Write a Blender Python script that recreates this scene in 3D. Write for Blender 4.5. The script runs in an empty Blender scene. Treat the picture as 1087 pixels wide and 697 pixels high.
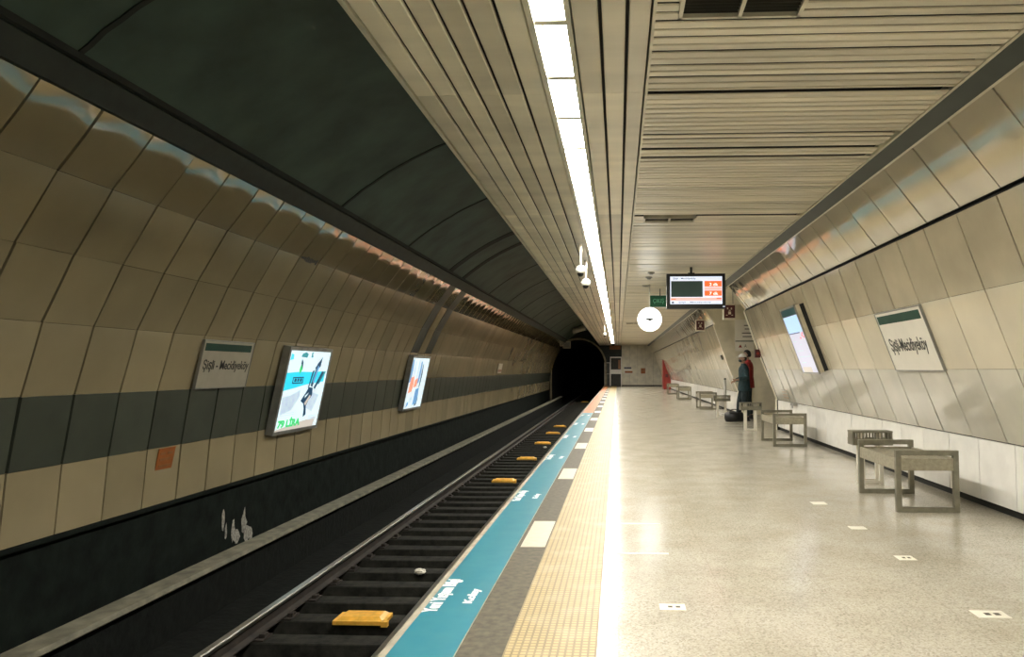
import bpy, bmesh, math, random
from mathutils import Vector, Matrix
random.seed(7)
S = bpy.context.scene
C = S.collection
PI = math.pi

# ------------------------------------------------------------------ materials
def nt(name):
    m = bpy.data.materials.new(name); m.use_nodes = True
    t = m.node_tree; b = t.nodes['Principled BSDF']
    return m, t, b

def pm(name, col, rough=.5, metal=0., var=.12, scale=6., bump=0., bscale=40., rnd=0., stretch=(1, 1, 1), spec=.5, col2=None, coat=0.):
    """procedural surface: noise-varied colour, optional bump and per-panel variation"""
    m, t, b = nt(name)
    N, L = t.nodes, t.links
    tc = N.new('ShaderNodeTexCoord'); mp = N.new('ShaderNodeMapping')
    mp.inputs['Scale'].default_value = stretch
    L.new(tc.outputs['Object'], mp.inputs['Vector'])
    no = N.new('ShaderNodeTexNoise'); no.inputs['Scale'].default_value = scale; no.inputs['Detail'].default_value = 5
    L.new(mp.outputs[0], no.inputs['Vector'])
    mx = N.new('ShaderNodeMix'); mx.data_type = 'RGBA'
    c2 = col2 if col2 else tuple(max(0, c * (1 - var * 2)) for c in col)
    hi = col if col2 else tuple(min(1, c * (1 + var)) for c in col)
    mx.inputs[6].default_value = (*c2, 1); mx.inputs[7].default_value = (*hi, 1)
    rp = N.new('ShaderNodeMapRange'); rp.inputs[1].default_value = .3; rp.inputs[2].default_value = .7
    L.new(no.outputs['Fac'], rp.inputs[0]); L.new(rp.outputs[0], mx.inputs[0])
    out = mx.outputs[2]
    if rnd:
        at = N.new('ShaderNodeAttribute'); at.attribute_name = 'rnd'
        mr = N.new('ShaderNodeMapRange'); mr.inputs[3].default_value = 1 - rnd; mr.inputs[4].default_value = 1 + rnd * .4
        L.new(at.outputs['Fac'], mr.inputs[0])
        vm = N.new('ShaderNodeVectorMath'); vm.operation = 'SCALE'
        L.new(out, vm.inputs[0]); L.new(mr.outputs[0], vm.inputs['Scale'])
        out = vm.outputs[0]
    L.new(out, b.inputs['Base Color'])
    b.inputs['Roughness'].default_value = rough; b.inputs['Metallic'].default_value = metal
    b.inputs['Specular IOR Level'].default_value = spec
    if coat:
        b.inputs['Coat Weight'].default_value = coat; b.inputs['Coat Roughness'].default_value = .05
    if bump:
        n2 = N.new('ShaderNodeTexNoise'); n2.inputs['Scale'].default_value = bscale; n2.inputs['Detail'].default_value = 3
        L.new(tc.outputs['Object'], n2.inputs['Vector'])
        bp = N.new('ShaderNodeBump'); bp.inputs['Strength'].default_value = 1; bp.inputs['Distance'].default_value = bump
        L.new(n2.outputs['Fac'], bp.inputs['Height']); L.new(bp.outputs[0], b.inputs['Normal'])
    return m

def em(name, col, s, grain=.0):
    m, t, b = nt(name)
    N, L = t.nodes, t.links
    no = N.new('ShaderNodeTexNoise'); no.inputs['Scale'].default_value = 14
    tc = N.new('ShaderNodeTexCoord'); L.new(tc.outputs['Object'], no.inputs['Vector'])
    mx = N.new('ShaderNodeMix'); mx.data_type = 'RGBA'
    mx.inputs[6].default_value = (*[c * (1 - grain) for c in col], 1); mx.inputs[7].default_value = (*col, 1)
    L.new(no.outputs['Fac'], mx.inputs[0])
    b.inputs['Base Color'].default_value = (*[c * .5 for c in col], 1)
    L.new(mx.outputs[2], b.inputs['Emission Color'])
    b.inputs['Emission Strength'].default_value = s
    b.inputs['Roughness'].default_value = .3
    return m

def floor_mat():
    m, t, b = nt('terrazzo'); N, L = t.nodes, t.links
    tc = N.new('ShaderNodeTexCoord')
    vo = N.new('ShaderNodeTexVoronoi'); vo.inputs['Scale'].default_value = 110
    no = N.new('ShaderNodeTexNoise'); no.inputs['Scale'].default_value = 2.2; no.inputs['Detail'].default_value = 6
    L.new(tc.outputs['Object'], vo.inputs['Vector']); L.new(tc.outputs['Object'], no.inputs['Vector'])
    cr = N.new('ShaderNodeValToRGB')
    e = cr.color_ramp.elements
    e[0].color = (.32, .295, .235, 1); e[1].color = (.63, .595, .505, 1)
    e.new(.35).color = (.49, .46, .38, 1)
    L.new(vo.outputs['Color'], cr.inputs[0])
    mx = N.new('ShaderNodeMix'); mx.data_type = 'RGBA'; mx.blend_type = 'MULTIPLY'
    mx.inputs[0].default_value = 1
    c2 = N.new('ShaderNodeValToRGB'); c2.color_ramp.elements[0].position = .3; c2.color_ramp.elements[1].position = .62
    c2.color_ramp.elements[0].color = (.86, .84, .80, 1); c2.color_ramp.elements[1].color = (1, 1, 1, 1)
    L.new(no.outputs['Fac'], c2.inputs[0])
    L.new(cr.outputs[0], mx.inputs[6]); L.new(c2.outputs[0], mx.inputs[7])
    br = N.new('ShaderNodeTexBrick'); br.offset = 0
    br.inputs['Color1'].default_value = (1, 1, 1, 1); br.inputs['Color2'].default_value = (.97, .97, .965, 1)
    br.inputs['Mortar'].default_value = (.90, .89, .87, 1)
    br.inputs['Scale'].default_value = 1; br.inputs['Mortar Size'].default_value = .004
    br.inputs['Brick Width'].default_value = .6; br.inputs['Row Height'].default_value = .6
    L.new(tc.outputs['Object'], br.inputs['Vector'])
    m2 = N.new('ShaderNodeMix'); m2.data_type = 'RGBA'; m2.blend_type = 'MULTIPLY'; m2.inputs[0].default_value = 1
    L.new(mx.outputs[2], m2.inputs[6]); L.new(br.outputs[0], m2.inputs[7])
    L.new(m2.outputs[2], b.inputs['Base Color'])
    rr = N.new('ShaderNodeMapRange'); rr.inputs[3].default_value = .13; rr.inputs[4].default_value = .22; b.inputs['Specular IOR Level'].default_value = .32
    L.new(no.outputs['Fac'], rr.inputs[0]); L.new(rr.outputs[0], b.inputs['Roughness'])
    bp = N.new('ShaderNodeBump'); bp.inputs['Distance'].default_value = .0005
    n3 = N.new('ShaderNodeTexNoise'); n3.inputs['Scale'].default_value = 9
    L.new(tc.outputs['Object'], n3.inputs['Vector'])
    L.new(n3.outputs['Fac'], bp.inputs['Height']); L.new(bp.outputs[0], b.inputs['Normal'])
    return m

def tactile_mat():
    m, t, b = nt('tactile_yellow'); N, L = t.nodes, t.links
    tc = N.new('ShaderNodeTexCoord')
    no = N.new('ShaderNodeTexNoise'); no.inputs['Scale'].default_value = 5; no.inputs['Detail'].default_value = 6
    L.new(tc.outputs['Object'], no.inputs['Vector'])
    br = N.new('ShaderNodeTexBrick'); br.offset = 0
    br.inputs['Color1'].default_value = (.46, .345, .145, 1); br.inputs['Color2'].default_value = (.43, .325, .135, 1)
    br.inputs['Mortar'].default_value = (.22, .16, .06, 1); br.inputs['Scale'].default_value = 1
    br.inputs['Mortar Size'].default_value = .0055; br.inputs['Brick Width'].default_value = .035; br.inputs['Row Height'].default_value = .035
    L.new(tc.outputs['Object'], br.inputs['Vector'])
    mx = N.new('ShaderNodeMix'); mx.data_type = 'RGBA'; mx.inputs[7].default_value = (.50, .41, .24, 1)
    mr = N.new('ShaderNodeMapRange'); mr.inputs[1].default_value = .5; mr.inputs[2].default_value = .75; mr.inputs[4].default_value = .4
    L.new(no.outputs['Fac'], mr.inputs[0]); L.new(mr.outputs[0], mx.inputs[0]); L.new(br.outputs[0], mx.inputs[6])
    L.new(mx.outputs[2], b.inputs['Base Color']); b.inputs['Roughness'].default_value = .5
    bp = N.new('ShaderNodeBump'); bp.inputs['Distance'].default_value = .004; bp.invert = True
    L.new(br.outputs['Fac'], bp.inputs['Height']); L.new(bp.outputs[0], b.inputs['Normal'])
    return m

M = {}
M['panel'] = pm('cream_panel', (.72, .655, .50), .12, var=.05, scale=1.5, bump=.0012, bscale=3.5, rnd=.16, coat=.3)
M['panel_left'] = pm('left_panel_dimmed', (.375, .315, .19), .24, var=.05, scale=1.5, bump=.0008, bscale=3.0, rnd=.14, coat=.2)  # cladding darkened in colour to imitate the weak light on this side
M['panel_left_gloss'] = pm('glossy_left_panel_dimmed', (.37, .31, .19), .07, var=.05, scale=1.5, rnd=.1, coat=1., spec=1.)  # top row, with the same shade put into its base colour
M['panel_gloss'] = pm('glossy_cream_panel', (.60, .54, .41), .07, var=.05, scale=1.5, rnd=.1, coat=1., spec=1., bump=.0008, bscale=2.5)
M['panel_tan'] = pm('tan_panel', (.57, .505, .365), .16, var=.07, scale=2, bump=.0012, bscale=3.5, rnd=.14, coat=.3)
M['panel_grey'] = pm('grey_panel', (.60, .575, .48), .16, var=.06, scale=2, bump=.001, bscale=3.5, rnd=.1, coat=.25)
M['band'] = pm('dark_band_panel', (.075, .085, .064), .3, var=.08, scale=3, rnd=.12)
M['panel_dark'] = pm('joint_cover_panel', (.05, .06, .05), .4, rnd=.1)
M['white_panel'] = pm('white_panel', (.95, .94, .89), .25, var=.03, rnd=.05)
M['backing'] = pm('dark_backing', (.02, .02, .016), .8)
M['vault'] = pm('vault_lining', (.048, .082, .064), .6, var=.22, scale=1.6, bump=.004, bscale=6)
M['vault_seam'] = pm('vault_seam', (.018, .022, .02), .8)
M['cornice'] = pm('cornice_dark', (.012, .021, .017), .6, var=.2)
M['slat'] = pm('ceiling_slat', (.74, .68, .53), .32, var=.10, scale=.9, rnd=.24, stretch=(.6, 3, 1))
M['slat_edge'] = pm('ceiling_trim', (.62, .58, .45), .35, var=.08)
M['beam'] = pm('beam_grey', (.035, .045, .037), .5, var=.15, scale=3)
M['floor'] = floor_mat()
M['tactile'] = tactile_mat()
M['dark_strip'] = pm('worn_dark_strip', (.115, .098, .058), .7, var=.3, scale=22, col2=(.052, .046, .028))
M['white_tile'] = pm('white_tile', (.60, .53, .41), .4, var=.06, scale=20)
M['kerb_edge'] = pm('coping_edge', (.40, .36, .27), .5, var=.15, scale=9)
M['blue'] = pm('blue_edge_band', (.016, .19, .26), .4, col2=(.035, .215, .27), scale=7)
M['orange'] = pm('orange_edge_band', (.50, .13, .015), .5, col2=(.42, .19, .08), scale=6)
M['lettering'] = pm('white_lettering', (.9, .9, .88), .5, var=.02)
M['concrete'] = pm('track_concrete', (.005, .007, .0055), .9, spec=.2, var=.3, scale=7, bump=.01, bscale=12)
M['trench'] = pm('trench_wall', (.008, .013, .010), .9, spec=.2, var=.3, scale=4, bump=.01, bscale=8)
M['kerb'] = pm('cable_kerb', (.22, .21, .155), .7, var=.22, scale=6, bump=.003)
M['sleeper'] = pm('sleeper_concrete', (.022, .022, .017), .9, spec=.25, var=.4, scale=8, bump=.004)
M['rail'] = pm('rail_steel', (.50, .50, .46), .3, 1, var=.05)
M['rust'] = pm('rail_rust', (.03, .023, .017), .7, var=.3)
M['track_yellow'] = pm('track_yellow', (.88, .48, .07), .45, var=.12, scale=15)
M['bench'] = pm('bench_steel', (.27, .255, .195), .38, .55, var=.12, scale=12)
M['bench_seat'] = pm('bench_seat_metal', (.40, .37, .275), .42, .35, var=.1, scale=30)
M['pale_leg'] = pm('pale_leg', (.74, .70, .60), .4, var=.05)
M['black'] = pm('black_plastic', (.012, .014, .013), .4)
M['grey'] = pm('grey_metal', (.33, .33, .30), .4, .4)
M['cream_side'] = pm('cream_casing', (.66, .60, .46), .4)
M['white'] = pm('white_paint', (.82, .80, .73), .4, var=.03)
M['cctv'] = pm('cctv_cream', (.80, .78, .70), .4, var=.03)
M['red'] = pm('red_paint', (.27, .018, .008), .35, var=.1)
M['dark_red'] = pm('dark_red_face', (.07, .008, .009), .3, var=.1)
M['plaster'] = pm('jamb_plaster', (.72, .67, .52), .55, var=.08, scale=3, bump=.001)
M['end'] = pm('end_wall_panel', (.74, .70, .56), .4, var=.08, scale=3)
M['green'] = pm('green_band', (.004, .055, .032), .6, var=.06)
M['sign_white'] = pm('sign_enamel', (.80, .77, .68), .3, var=.02)
M['sign_dim'] = pm('dimmed_sign_enamel', (.42, .39, .30), .5, var=.04)  # sign enamel darkened to imitate weak light on the left wall
M['ink'] = pm('sign_ink', (.035, .035, .03), .5, var=.02)
M['orange_label'] = pm('orange_label', (.36, .115, .022), .5)
M['brown'] = pm('brown_sign', (.30, .13, .05), .5)
M['navy'] = pm('navy_bar', (.04, .05, .10), .5)
M['splash'] = pm('white_splash', (.45, .44, .38), .8, var=.3, scale=30)
M['tape'] = pm('pale_tape', (.86, .82, .70), .5, var=.04)
M['vent_dark'] = pm('vent_dark', (.03, .028, .018), .6, var=.2)
M['skin'] = pm('skin', (.42, .25, .17), .5)
M['teal_cloth'] = pm('teal_cloth', (.016, .045, .052), .8, var=.2, scale=15)
M['dark_cloth'] = pm('dark_trousers', (.016, .03, .034), .8, var=.2, scale=15)
M['red_cloth'] = pm('red_cloth', (.30, .025, .025), .8, var=.2, scale=15)
M['hair'] = pm('dark_hair', (.01, .009, .008), .6)
M['shoe'] = pm('black_shoe', (.01, .01, .01), .5)
M['ring'] = pm('portal_ring', (.30, .26, .16), .6, var=.25, scale=3)
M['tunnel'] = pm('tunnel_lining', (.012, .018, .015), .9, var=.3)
M['light'] = em('strip_diffuser', (1, .95, .86), 62)
M['clock_face'] = em('clock_face_lit', (.98, 1, .97), 4)
M['scr_white'] = em('screen_white', (.78, .83, .95), .72)
M['scr_pink'] = em('screen_pink', (1, .50, .44), .75)
M['scr_orange'] = em('screen_orange', (1, .13, .03), 1.0)
M['scr_dark'] = em('screen_dark_map', (.03, .05, .04), .6, .4)
M['scr_ink'] = em('screen_ink', (.12, .16, .2), .5)
M['scr_text'] = em('screen_text', (1, .95, .9), 1.1)
M['exit_green'] = em('exit_green', (.006, .09, .035), .18, .2)
M['exit_text'] = em('exit_text', (.2, .5, .3), .2)
M['ad_white'] = em('ad_white', (.80, .95, 1), .72, .12)
M['ad_cyan'] = em('ad_cyan', (.03, .60, .78), 1.0, .2)
M['ad_navy'] = em('ad_navy', (.015, .06, .12), .8, .3)
M['ad_blue'] = em('ad_blue', (.16, .36, .62), .8, .3)
M['ad_green'] = em('ad_green', (.04, .55, .16), .9)
M['ad_teal'] = em('ad_teal', (.02, .26, .30), .8)
M['ad_grey'] = em('ad_grey', (.60, .73, .85), .8, .4)
M['ad_salmon'] = em('ad_salmon', (.95, .36, .22), .85, .3)
M['ad_tan'] = em('ad_tan', (.55, .50, .44), .8)
M['ad_sky'] = em('ad_sky', (.45, .66, .88), .8, .1)
M['ad_paper'] = em('ad_paper', (.76, .76, .92), .52, .06)
M['ad_red'] = em('ad_red', (.9, .2, .2), .8)
M['ad_header'] = em('ad_header', (.01, .06, .06), .5)

# ------------------------------------------------------------------ mesh builder
class MB:
    def __init__(s): s.v = []; s.f = []; s.m = []; s.r = []; s.sm = []
    def face(s, idx, mi=0, r=.5, sm=False):
        s.f.append(idx); s.m.append(mi); s.r.append(r); s.sm.append(sm)
    def quad(s, a, b, c, d, mi=0, r=.5):
        n = len(s.v); s.v += [tuple(a), tuple(b), tuple(c), tuple(d)]; s.face((n, n + 1, n + 2, n + 3), mi, r)
    def hexa(s, P, mi=0, r=.5):
        """8 corners: bottom loop 0-3 (ccw seen from above), top loop 4-7"""
        n = len(s.v); s.v += [tuple(p) for p in P]
        for q in ((3, 2, 1, 0), (4, 5, 6, 7), (0, 1, 5, 4), (1, 2, 6, 5), (2, 3, 7, 6), (3, 0, 4, 7)):
            s.face(tuple(n + i for i in q), mi, r)
    def box(s, x0, x1, y0, y1, z0, z1, mi=0, r=.5, b=0.):
        if b > 0:
            n = len(s.v)
            bm = bmesh.new(); bmesh.ops.create_cube(bm, size=1)
            for v in bm.verts:
                v.co = Vector(((x0 + x1) / 2 + v.co.x * (x1 - x0), (y0 + y1) / 2 + v.co.y * (y1 - y0), (z0 + z1) / 2 + v.co.z * (z1 - z0)))
            bmesh.ops.bevel(bm, geom=bm.edges[:], offset=b, segments=2, affect='EDGES', profile=.7)
            s.addbm(bm, mi, r); bm.free()
        else:
            s.hexa([(x0, y0, z0), (x1, y0, z0), (x1, y1, z0), (x0, y1, z0), (x0, y0, z1), (x1, y0, z1), (x1, y1, z1), (x0, y1, z1)], mi, r)
        return s
    def addbm(s, bm, mi=0, r=.5, sm=False, mat=None):
        n = len(s.v); bm.verts.index_update()
        s.v += [tuple(mat @ v.co if mat else v.co) for v in bm.verts]
        for f in bm.faces: s.face(tuple(n + v.index for v in f.verts), mi, r, sm)
    def prism(s, pts, axis, a, b, mi=0, r=.5):
        """extrude a 2-D outline along an axis ('x','y','z')"""
        n = len(s.v); k = len(pts)
        def P(p, t): return {'x': (t, p[0], p[1]), 'y': (p[0], t, p[1]), 'z': (p[0], p[1], t)}[axis]
        s.v += [P(p, a) for p in pts] + [P(p, b) for p in pts]
        s.face(tuple(range(n, n + k)), mi, r); s.face(tuple(range(n + 2 * k - 1, n + k - 1, -1)), mi, r)
        for i in range(k):
            j = (i + 1) % k; s.face((n + j, n + i, n + k + i, n + k + j), mi, r)
        return s
    def tube(s, p0, p1, rad, seg=12, mi=0, rad1=None, sm=True):
        p0, p1 = Vector(p0), Vector(p1); d = (p1 - p0).normalized()
        a = d.orthogonal().normalized(); b = d.cross(a); n = len(s.v); r1 = rad if rad1 is None else rad1
        for p, q in ((p0, rad), (p1, r1)):
            for i in range(seg):
                t = 2 * PI * i / seg; s.v.append(tuple(p + a * math.cos(t) * q + b * math.sin(t) * q))
        for i in range(seg):
            j = (i + 1) % seg; s.face((n + i, n + j, n + seg + j, n + seg + i), mi, .5, sm)
        s.face(tuple(range(n + seg - 1, n - 1, -1)), mi); s.face(tuple(range(n + seg, n + 2 * seg)), mi)
        return s
    def ball(s, c, rx, ry, rz, mi=0, seg=16, cut=None):
        bm = bmesh.new(); bmesh.ops.create_uvsphere(bm, u_segments=seg, v_segments=seg // 2 + 2, radius=1)
        if cut is not None: bmesh.ops.delete(bm, geom=[v for v in bm.verts if v.co.z < cut], context='VERTS')
        s.addbm(bm, mi, .5, True, Matrix.Translation(c) @ Matrix.Diagonal((rx, ry, rz, 1))); bm.free()
        return s
    def build(s, name, mats, parent=None):
        me = bpy.data.meshes.new(name); me.from_pydata(s.v, [], s.f)
        for m in (mats if isinstance(mats, (list, tuple)) else [mats]): me.materials.append(m)
        me.polygons.foreach_set('material_index', s.m); me.polygons.foreach_set('use_smooth', s.sm)
        at = me.attributes.new('rnd', 'FLOAT', 'FACE'); at.data.foreach_set('value', s.r)
        me.update(); o = bpy.data.objects.new(name, me); C.objects.link(o)
        if parent: o.parent = parent
        return o

def tag(o, label, cat, group=None, kind=None):
    o['label'] = label; o['category'] = cat
    if group: o['group'] = group
    if kind: o['kind'] = kind
    return o
def struct(o, label=None):
    o['kind'] = 'structure'
    if label: o['label'] = label
    return o
def empty(name, loc=(0, 0, 0), mat=None):
    o = bpy.data.objects.new(name, None); C.objects.link(o); o.empty_display_size = .2
    if mat: o.matrix_world = mat
    else: o.location = loc
    return o
def thing(name, label, cat, loc=(0, 0, 0), mat=None, group=None):
    return tag(empty(name, loc, mat), label, cat, group)
def dup(root, loc, label):
    r = root.copy(); C.objects.link(r); r.location = loc; r['label'] = label
    for ch in list(root.children):
        c = ch.copy(); C.objects.link(c); c.parent = r
        for g in ch.children:
            d = g.copy(); C.objects.link(d); d.parent = c
    return r

def frame(o, u, v):
    """local x = u (right), y = v (up), z = u x v (towards the viewer)"""
    u = Vector(u).normalized(); v = Vector(v).normalized(); w = u.cross(v)
    return Matrix(((u.x, v.x, w.x, o[0]), (u.y, v.y, w.y, o[1]), (u.z, v.z, w.z, o[2]), (0, 0, 0, 1)))

def text_mb(body, width, height, depth=.002, bold=.0):
    """lettering as solid mesh, lower left at 0,0, scaled to width x height of its ink"""
    cu = bpy.data.curves.new('t', 'FONT'); cu.body = body; cu.size = 1; cu.extrude = .01; cu.offset = bold; cu.resolution_u = 3
    o = bpy.data.objects.new('t', cu); C.objects.link(o)
    dg = bpy.context.evaluated_depsgraph_get(); me = bpy.data.meshes.new_from_object(o.evaluated_get(dg))
    mb = MB()
    xs = [v.co.x for v in me.vertices]; ys = [v.co.y for v in me.vertices]
    x0, x1, y0, y1 = min(xs), max(xs), min(ys), max(ys)
    for v in me.vertices:
        mb.v.append(((v.co.x - x0) / (x1 - x0) * width, (v.co.y - y0) / (y1 - y0) * height, v.co.z / .01 * depth))
    for p in me.polygons: mb.face(tuple(p.vertices))
    bpy.data.objects.remove(o); bpy.data.curves.remove(cu); bpy.data.meshes.remove(me)
    return mb
def move(mb, dx, dy, dz=0, mat=None):
    mb.v = [tuple(mat @ Vector(p)) if mat else (p[0] + dx, p[1] + dy, p[2] + dz) for p in mb.v]
    return mb
def flat(pts, z0, z1, mi=0, mb=None):
    mb = mb or MB(); mb.prism(pts, 'z', z0, z1, mi); return mb
def rect(x0, x1, y0, y1): return [(x0, y0), (x1, y0), (x1, y1), (x0, y1)]

# ------------------------------------------------------------------ setting
Y0, Y1 = -7.0, 58.6
PW = .65                       # panel pitch along the platform
LP = [(-5.42, -.285), (-5.37, .385), (-5.27, 1.055), (-5.10, 1.72), (-4.83, 2.32), (-4.50, 2.90), (-4.13, 3.38)]
RP = [(3.46, .648), (3.213, 1.302), (2.98, 1.95), (2.768, 2.573)]
RT = [(2.801, 2.627), (2.424, 3.14)]

def panel(mb, A, B, y0, y1, inward, mi, gap=.006, bow=.0012, th=.03, top=False):
    """a slightly bowed cladding panel from profile point A up to B, between y0 and y1"""
    a = Vector((A[0], 0, A[1])); b = Vector((B[0], 0, B[1])); d = (b - a); L_ = d.length; d.normalize()
    n = Vector((inward * d.z, 0, -inward * d.x))
    r = random.random(); K = 8 if top else 4
    tilt = random.uniform(-.0022, .0022); tl2 = random.uniform(-.0022, .0022); bw = bow * random.uniform(.6, 1.3)
    y0 += gap; y1 -= gap; base = len(mb.v)
    for i in range(K + 1):
        for j in range(K + 1):
            s_, t_ = i / K, j / K
            h = bw * (1 - (2 * s_ - 1) ** 2 * .5 - (2 * t_ - 1) ** 2 * .5) + tilt * (2 * s_ - 1) + tl2 * (2 * t_ - 1)
            if top: h = -bw * max(0, s_ - .4) ** 2 * 2.2 * (.45 + 2.2 * (t_ - .5) ** 2) + tl2 * (2 * t_ - 1)
            p = a + d * (.0015 + s_ * (L_ - .003)) + n * h
            mb.v.append((p.x, y0 + (y1 - y0) * t_, p.z))
    def q(i, j): return base + i * (K + 1) + j
    for i in range(K):
        for j in range(K):
            f = (q(i, j), q(i, j + 1), q(i + 1, j + 1), q(i + 1, j))
            mb.face(f if inward < 0 else f[::-1], mi, r, True)
    ring = [q(0, j) for j in range(K + 1)] + [q(i, K) for i in range(1, K + 1)] + [q(K, j) for j in range(K - 1, -1, -1)] + [q(i, 0) for i in range(K - 1, 0, -1)]
    nb = len(mb.v); K2 = len(ring)
    mb.v += [mb.v[k] for k in ring] + [tuple(Vector(mb.v[k]) - n * th) for k in ring]
    for k in range(K2):
        j = (k + 1) % K2; mb.face((nb + k, nb + K2 + k, nb + K2 + j, nb + j), mi, r)

# --- left wall
mb = MB()
k0 = math.floor((Y0 - 6.98) / PW)
k = k0
while 6.98 + (k + 1) * PW <= Y1 + .3:
    y = 6.98 + k * PW
    for row in range(6):
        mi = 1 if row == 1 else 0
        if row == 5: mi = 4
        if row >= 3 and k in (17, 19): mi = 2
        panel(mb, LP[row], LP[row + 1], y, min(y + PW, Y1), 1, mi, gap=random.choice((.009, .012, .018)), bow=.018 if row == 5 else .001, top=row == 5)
    k += 1
for i in range(6):
    (ax, az), (bx, bz) = LP[i], LP[i + 1]
    mb.quad((ax - .045, Y0, az), (bx - .045, Y0, bz), (bx - .045, Y1, bz), (ax - .045, Y1, az), 3)
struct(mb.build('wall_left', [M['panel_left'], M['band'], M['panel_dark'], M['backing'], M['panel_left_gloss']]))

# --- right wall: two clad stretches with the passage between them
def right_wall(ya, yb, phase=6.772, wphase=6.635):
    mb = MB()
    k = math.floor((ya - phase) / PW)
    while True:
        a, b = max(phase + k * PW, ya), min(phase + (k + 1) * PW, yb)
        if a >= yb - .05: break
        if b - a > .06:
            wide = .02 if k in (11, 12) else .006
            for row in range(3):
                panel(mb, RP[row], RP[row + 1], a, b, -1, (2, 0, 1)[row], gap=wide if k == 12 else .009)
            panel(mb, RT[0], RT[1], a, b, -1, 5, bow=.005, gap=.010)
        k += 1
    k = math.floor((ya - wphase) / PW)
    while True:
        a, b = max(wphase + k * PW, ya), min(wphase + (k + 1) * PW, yb)
        if a >= yb - .05: break
        if b - a > .06: panel(mb, (3.45, .07), (3.45, .64), a, b, -1, 3, bow=.0005)
        k += 1
    pts = [(3.49, 0)] + [(x + .045, z) for x, z in RP] + [(2.815, 2.60)] + [(x + .045, z) for x, z in RT] + [(2.6, 3.3), (3.8, 3.3), (3.8, 0)]
    mb.prism(pts, 'y', ya + .01, yb - .01, 4)
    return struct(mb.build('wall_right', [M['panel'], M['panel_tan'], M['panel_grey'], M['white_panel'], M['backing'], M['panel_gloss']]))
right_wall(Y0, 16.22)
right_wall(21.55, Y1)
# end trims of the cladding where the passage opens
def end_trim(ya, yb, name):
    mb = MB()
    prof = [(3.44, 0), (3.44, .645)] + RP + RT
    out = [(x + .34, z) for x, z in prof]
    n = len(prof)
    for i in range(n - 1):
        a, b, c, d = prof[i], prof[i + 1], out[i + 1], out[i]
        mb.prism([(a[0] - .012, a[1]), (b[0] - .012, b[1]), c, d], 'y', ya, yb)
    for yy in ((ya - .012, ya + .004),) if ya < 18 else ():
        for i in range(n - 1):
            a, b, c, d = prof[i], prof[i + 1], out[i + 1], out[i]
            mb.prism([(a[0] - .006, a[1]), (b[0] - .006, b[1]), c, d], 'y', yy[0], yy[1], 1)
    return struct(mb.build(name, [M['plaster'], M['backing']]))
end_trim(16.22, 16.36, 'trim_1')
end_trim(21.38, 21.55, 'trim_2')
# passage
mb = MB()
mb.box(3.45, 9, 21.5, 21.62, 0, 3.2); mb.box(3.78, 9, 16.1, 16.3, 0, 3.2); mb.box(9, 9.1, 16.1, 21.6, 0, 3.2); 
mb.prism([(3.44, 0), (3.44, .645)] + RP + RT + [(3.6, 3.2), (3.6, 0)], 'y', 21.42, 21.52)
struct(mb.build('wall_passage', M['plaster']))
mb = MB().box(2.45, 9.1, 16.1, 21.6, 3.16, 3.3)
struct(mb.build('ceiling_passage', M['slat']))

# --- floor: terrazzo, passage floor
mb = MB(); mb.box(-.10, 3.52, Y0, Y1, -.25, 0); mb.box(3.52, 9.1, 16.1, 21.6, -.25, 0)
struct(mb.build('floor', M['floor']))
mb = MB(); mb.box(-.528, -.10, Y0, Y1, -.25, .004)
struct(mb.build('floor_tactile', M['tactile']))
mb = MB(); mb.box(-.745, -.528, Y0, Y1, -.25, 0)
y = 5.48 - 3.38 * 3
while y < Y1 - 1:
    mb.box(-.718, -.538, y, y + .92, -.002, .003, 1); y += 3.38
struct(mb.build('floor_dark_strip', [M['dark_strip'], M['white_tile']]))
mb = MB(); mb.box(-1.058, -.745, Y0, 22.3, -.25, .002, 0); mb.box(-1.058, -.745, 22.3, Y1, -.25, .002, 1)
mb.box(-.7495, -.745, Y0, Y1, -.1, .004, 2)
mb.box(-1.095, -1.058, Y0, Y1, -.12, .001, 2)
edge = struct(mb.build('platform_edge', [M['blue'], M['orange'], M['kerb_edge']]))
for i in range(6):
    yy = 4.0 + 3.36 * i
    rot = Matrix(((0, -1, 0, -.952), (1, 0, 0, yy), (0, 0, 1, .003), (0, 0, 0, 1)))
    move(text_mb('Yeni Yaşam Bilgi', .62, .105, .001, .03), 0, 0, 0, rot).build('lettering', M['lettering'], edge)
    rot = Matrix(((0, -1, 0, -.800), (1, 0, 0, yy + .16), (0, 0, 1, .003), (0, 0, 0, 1)))
    move(text_mb('Kolay', .27, .07, .001, .03), 0, 0, 0, rot).build('lettering', M['lettering'], edge)
mb = MB(); mb.box(-.95, -.8, Y0, Y1, -1.5, -.25); mb.box(-.95, 3.5, Y1 - .1, Y1, -1.5, 0)
struct(mb.build('platform_side', M['trench']))

# --- track bed, trench, kerb
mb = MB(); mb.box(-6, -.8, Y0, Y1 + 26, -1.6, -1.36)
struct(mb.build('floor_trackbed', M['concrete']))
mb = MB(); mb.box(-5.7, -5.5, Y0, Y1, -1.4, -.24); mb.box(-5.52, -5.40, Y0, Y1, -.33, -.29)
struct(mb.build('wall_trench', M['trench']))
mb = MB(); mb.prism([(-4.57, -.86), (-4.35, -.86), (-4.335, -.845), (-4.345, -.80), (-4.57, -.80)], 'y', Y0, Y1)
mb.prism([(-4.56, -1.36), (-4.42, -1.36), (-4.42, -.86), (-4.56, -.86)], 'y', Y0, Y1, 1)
struct(mb.build('trim_cable_kerb', [M['kerb'], M['concrete']]))
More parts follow.
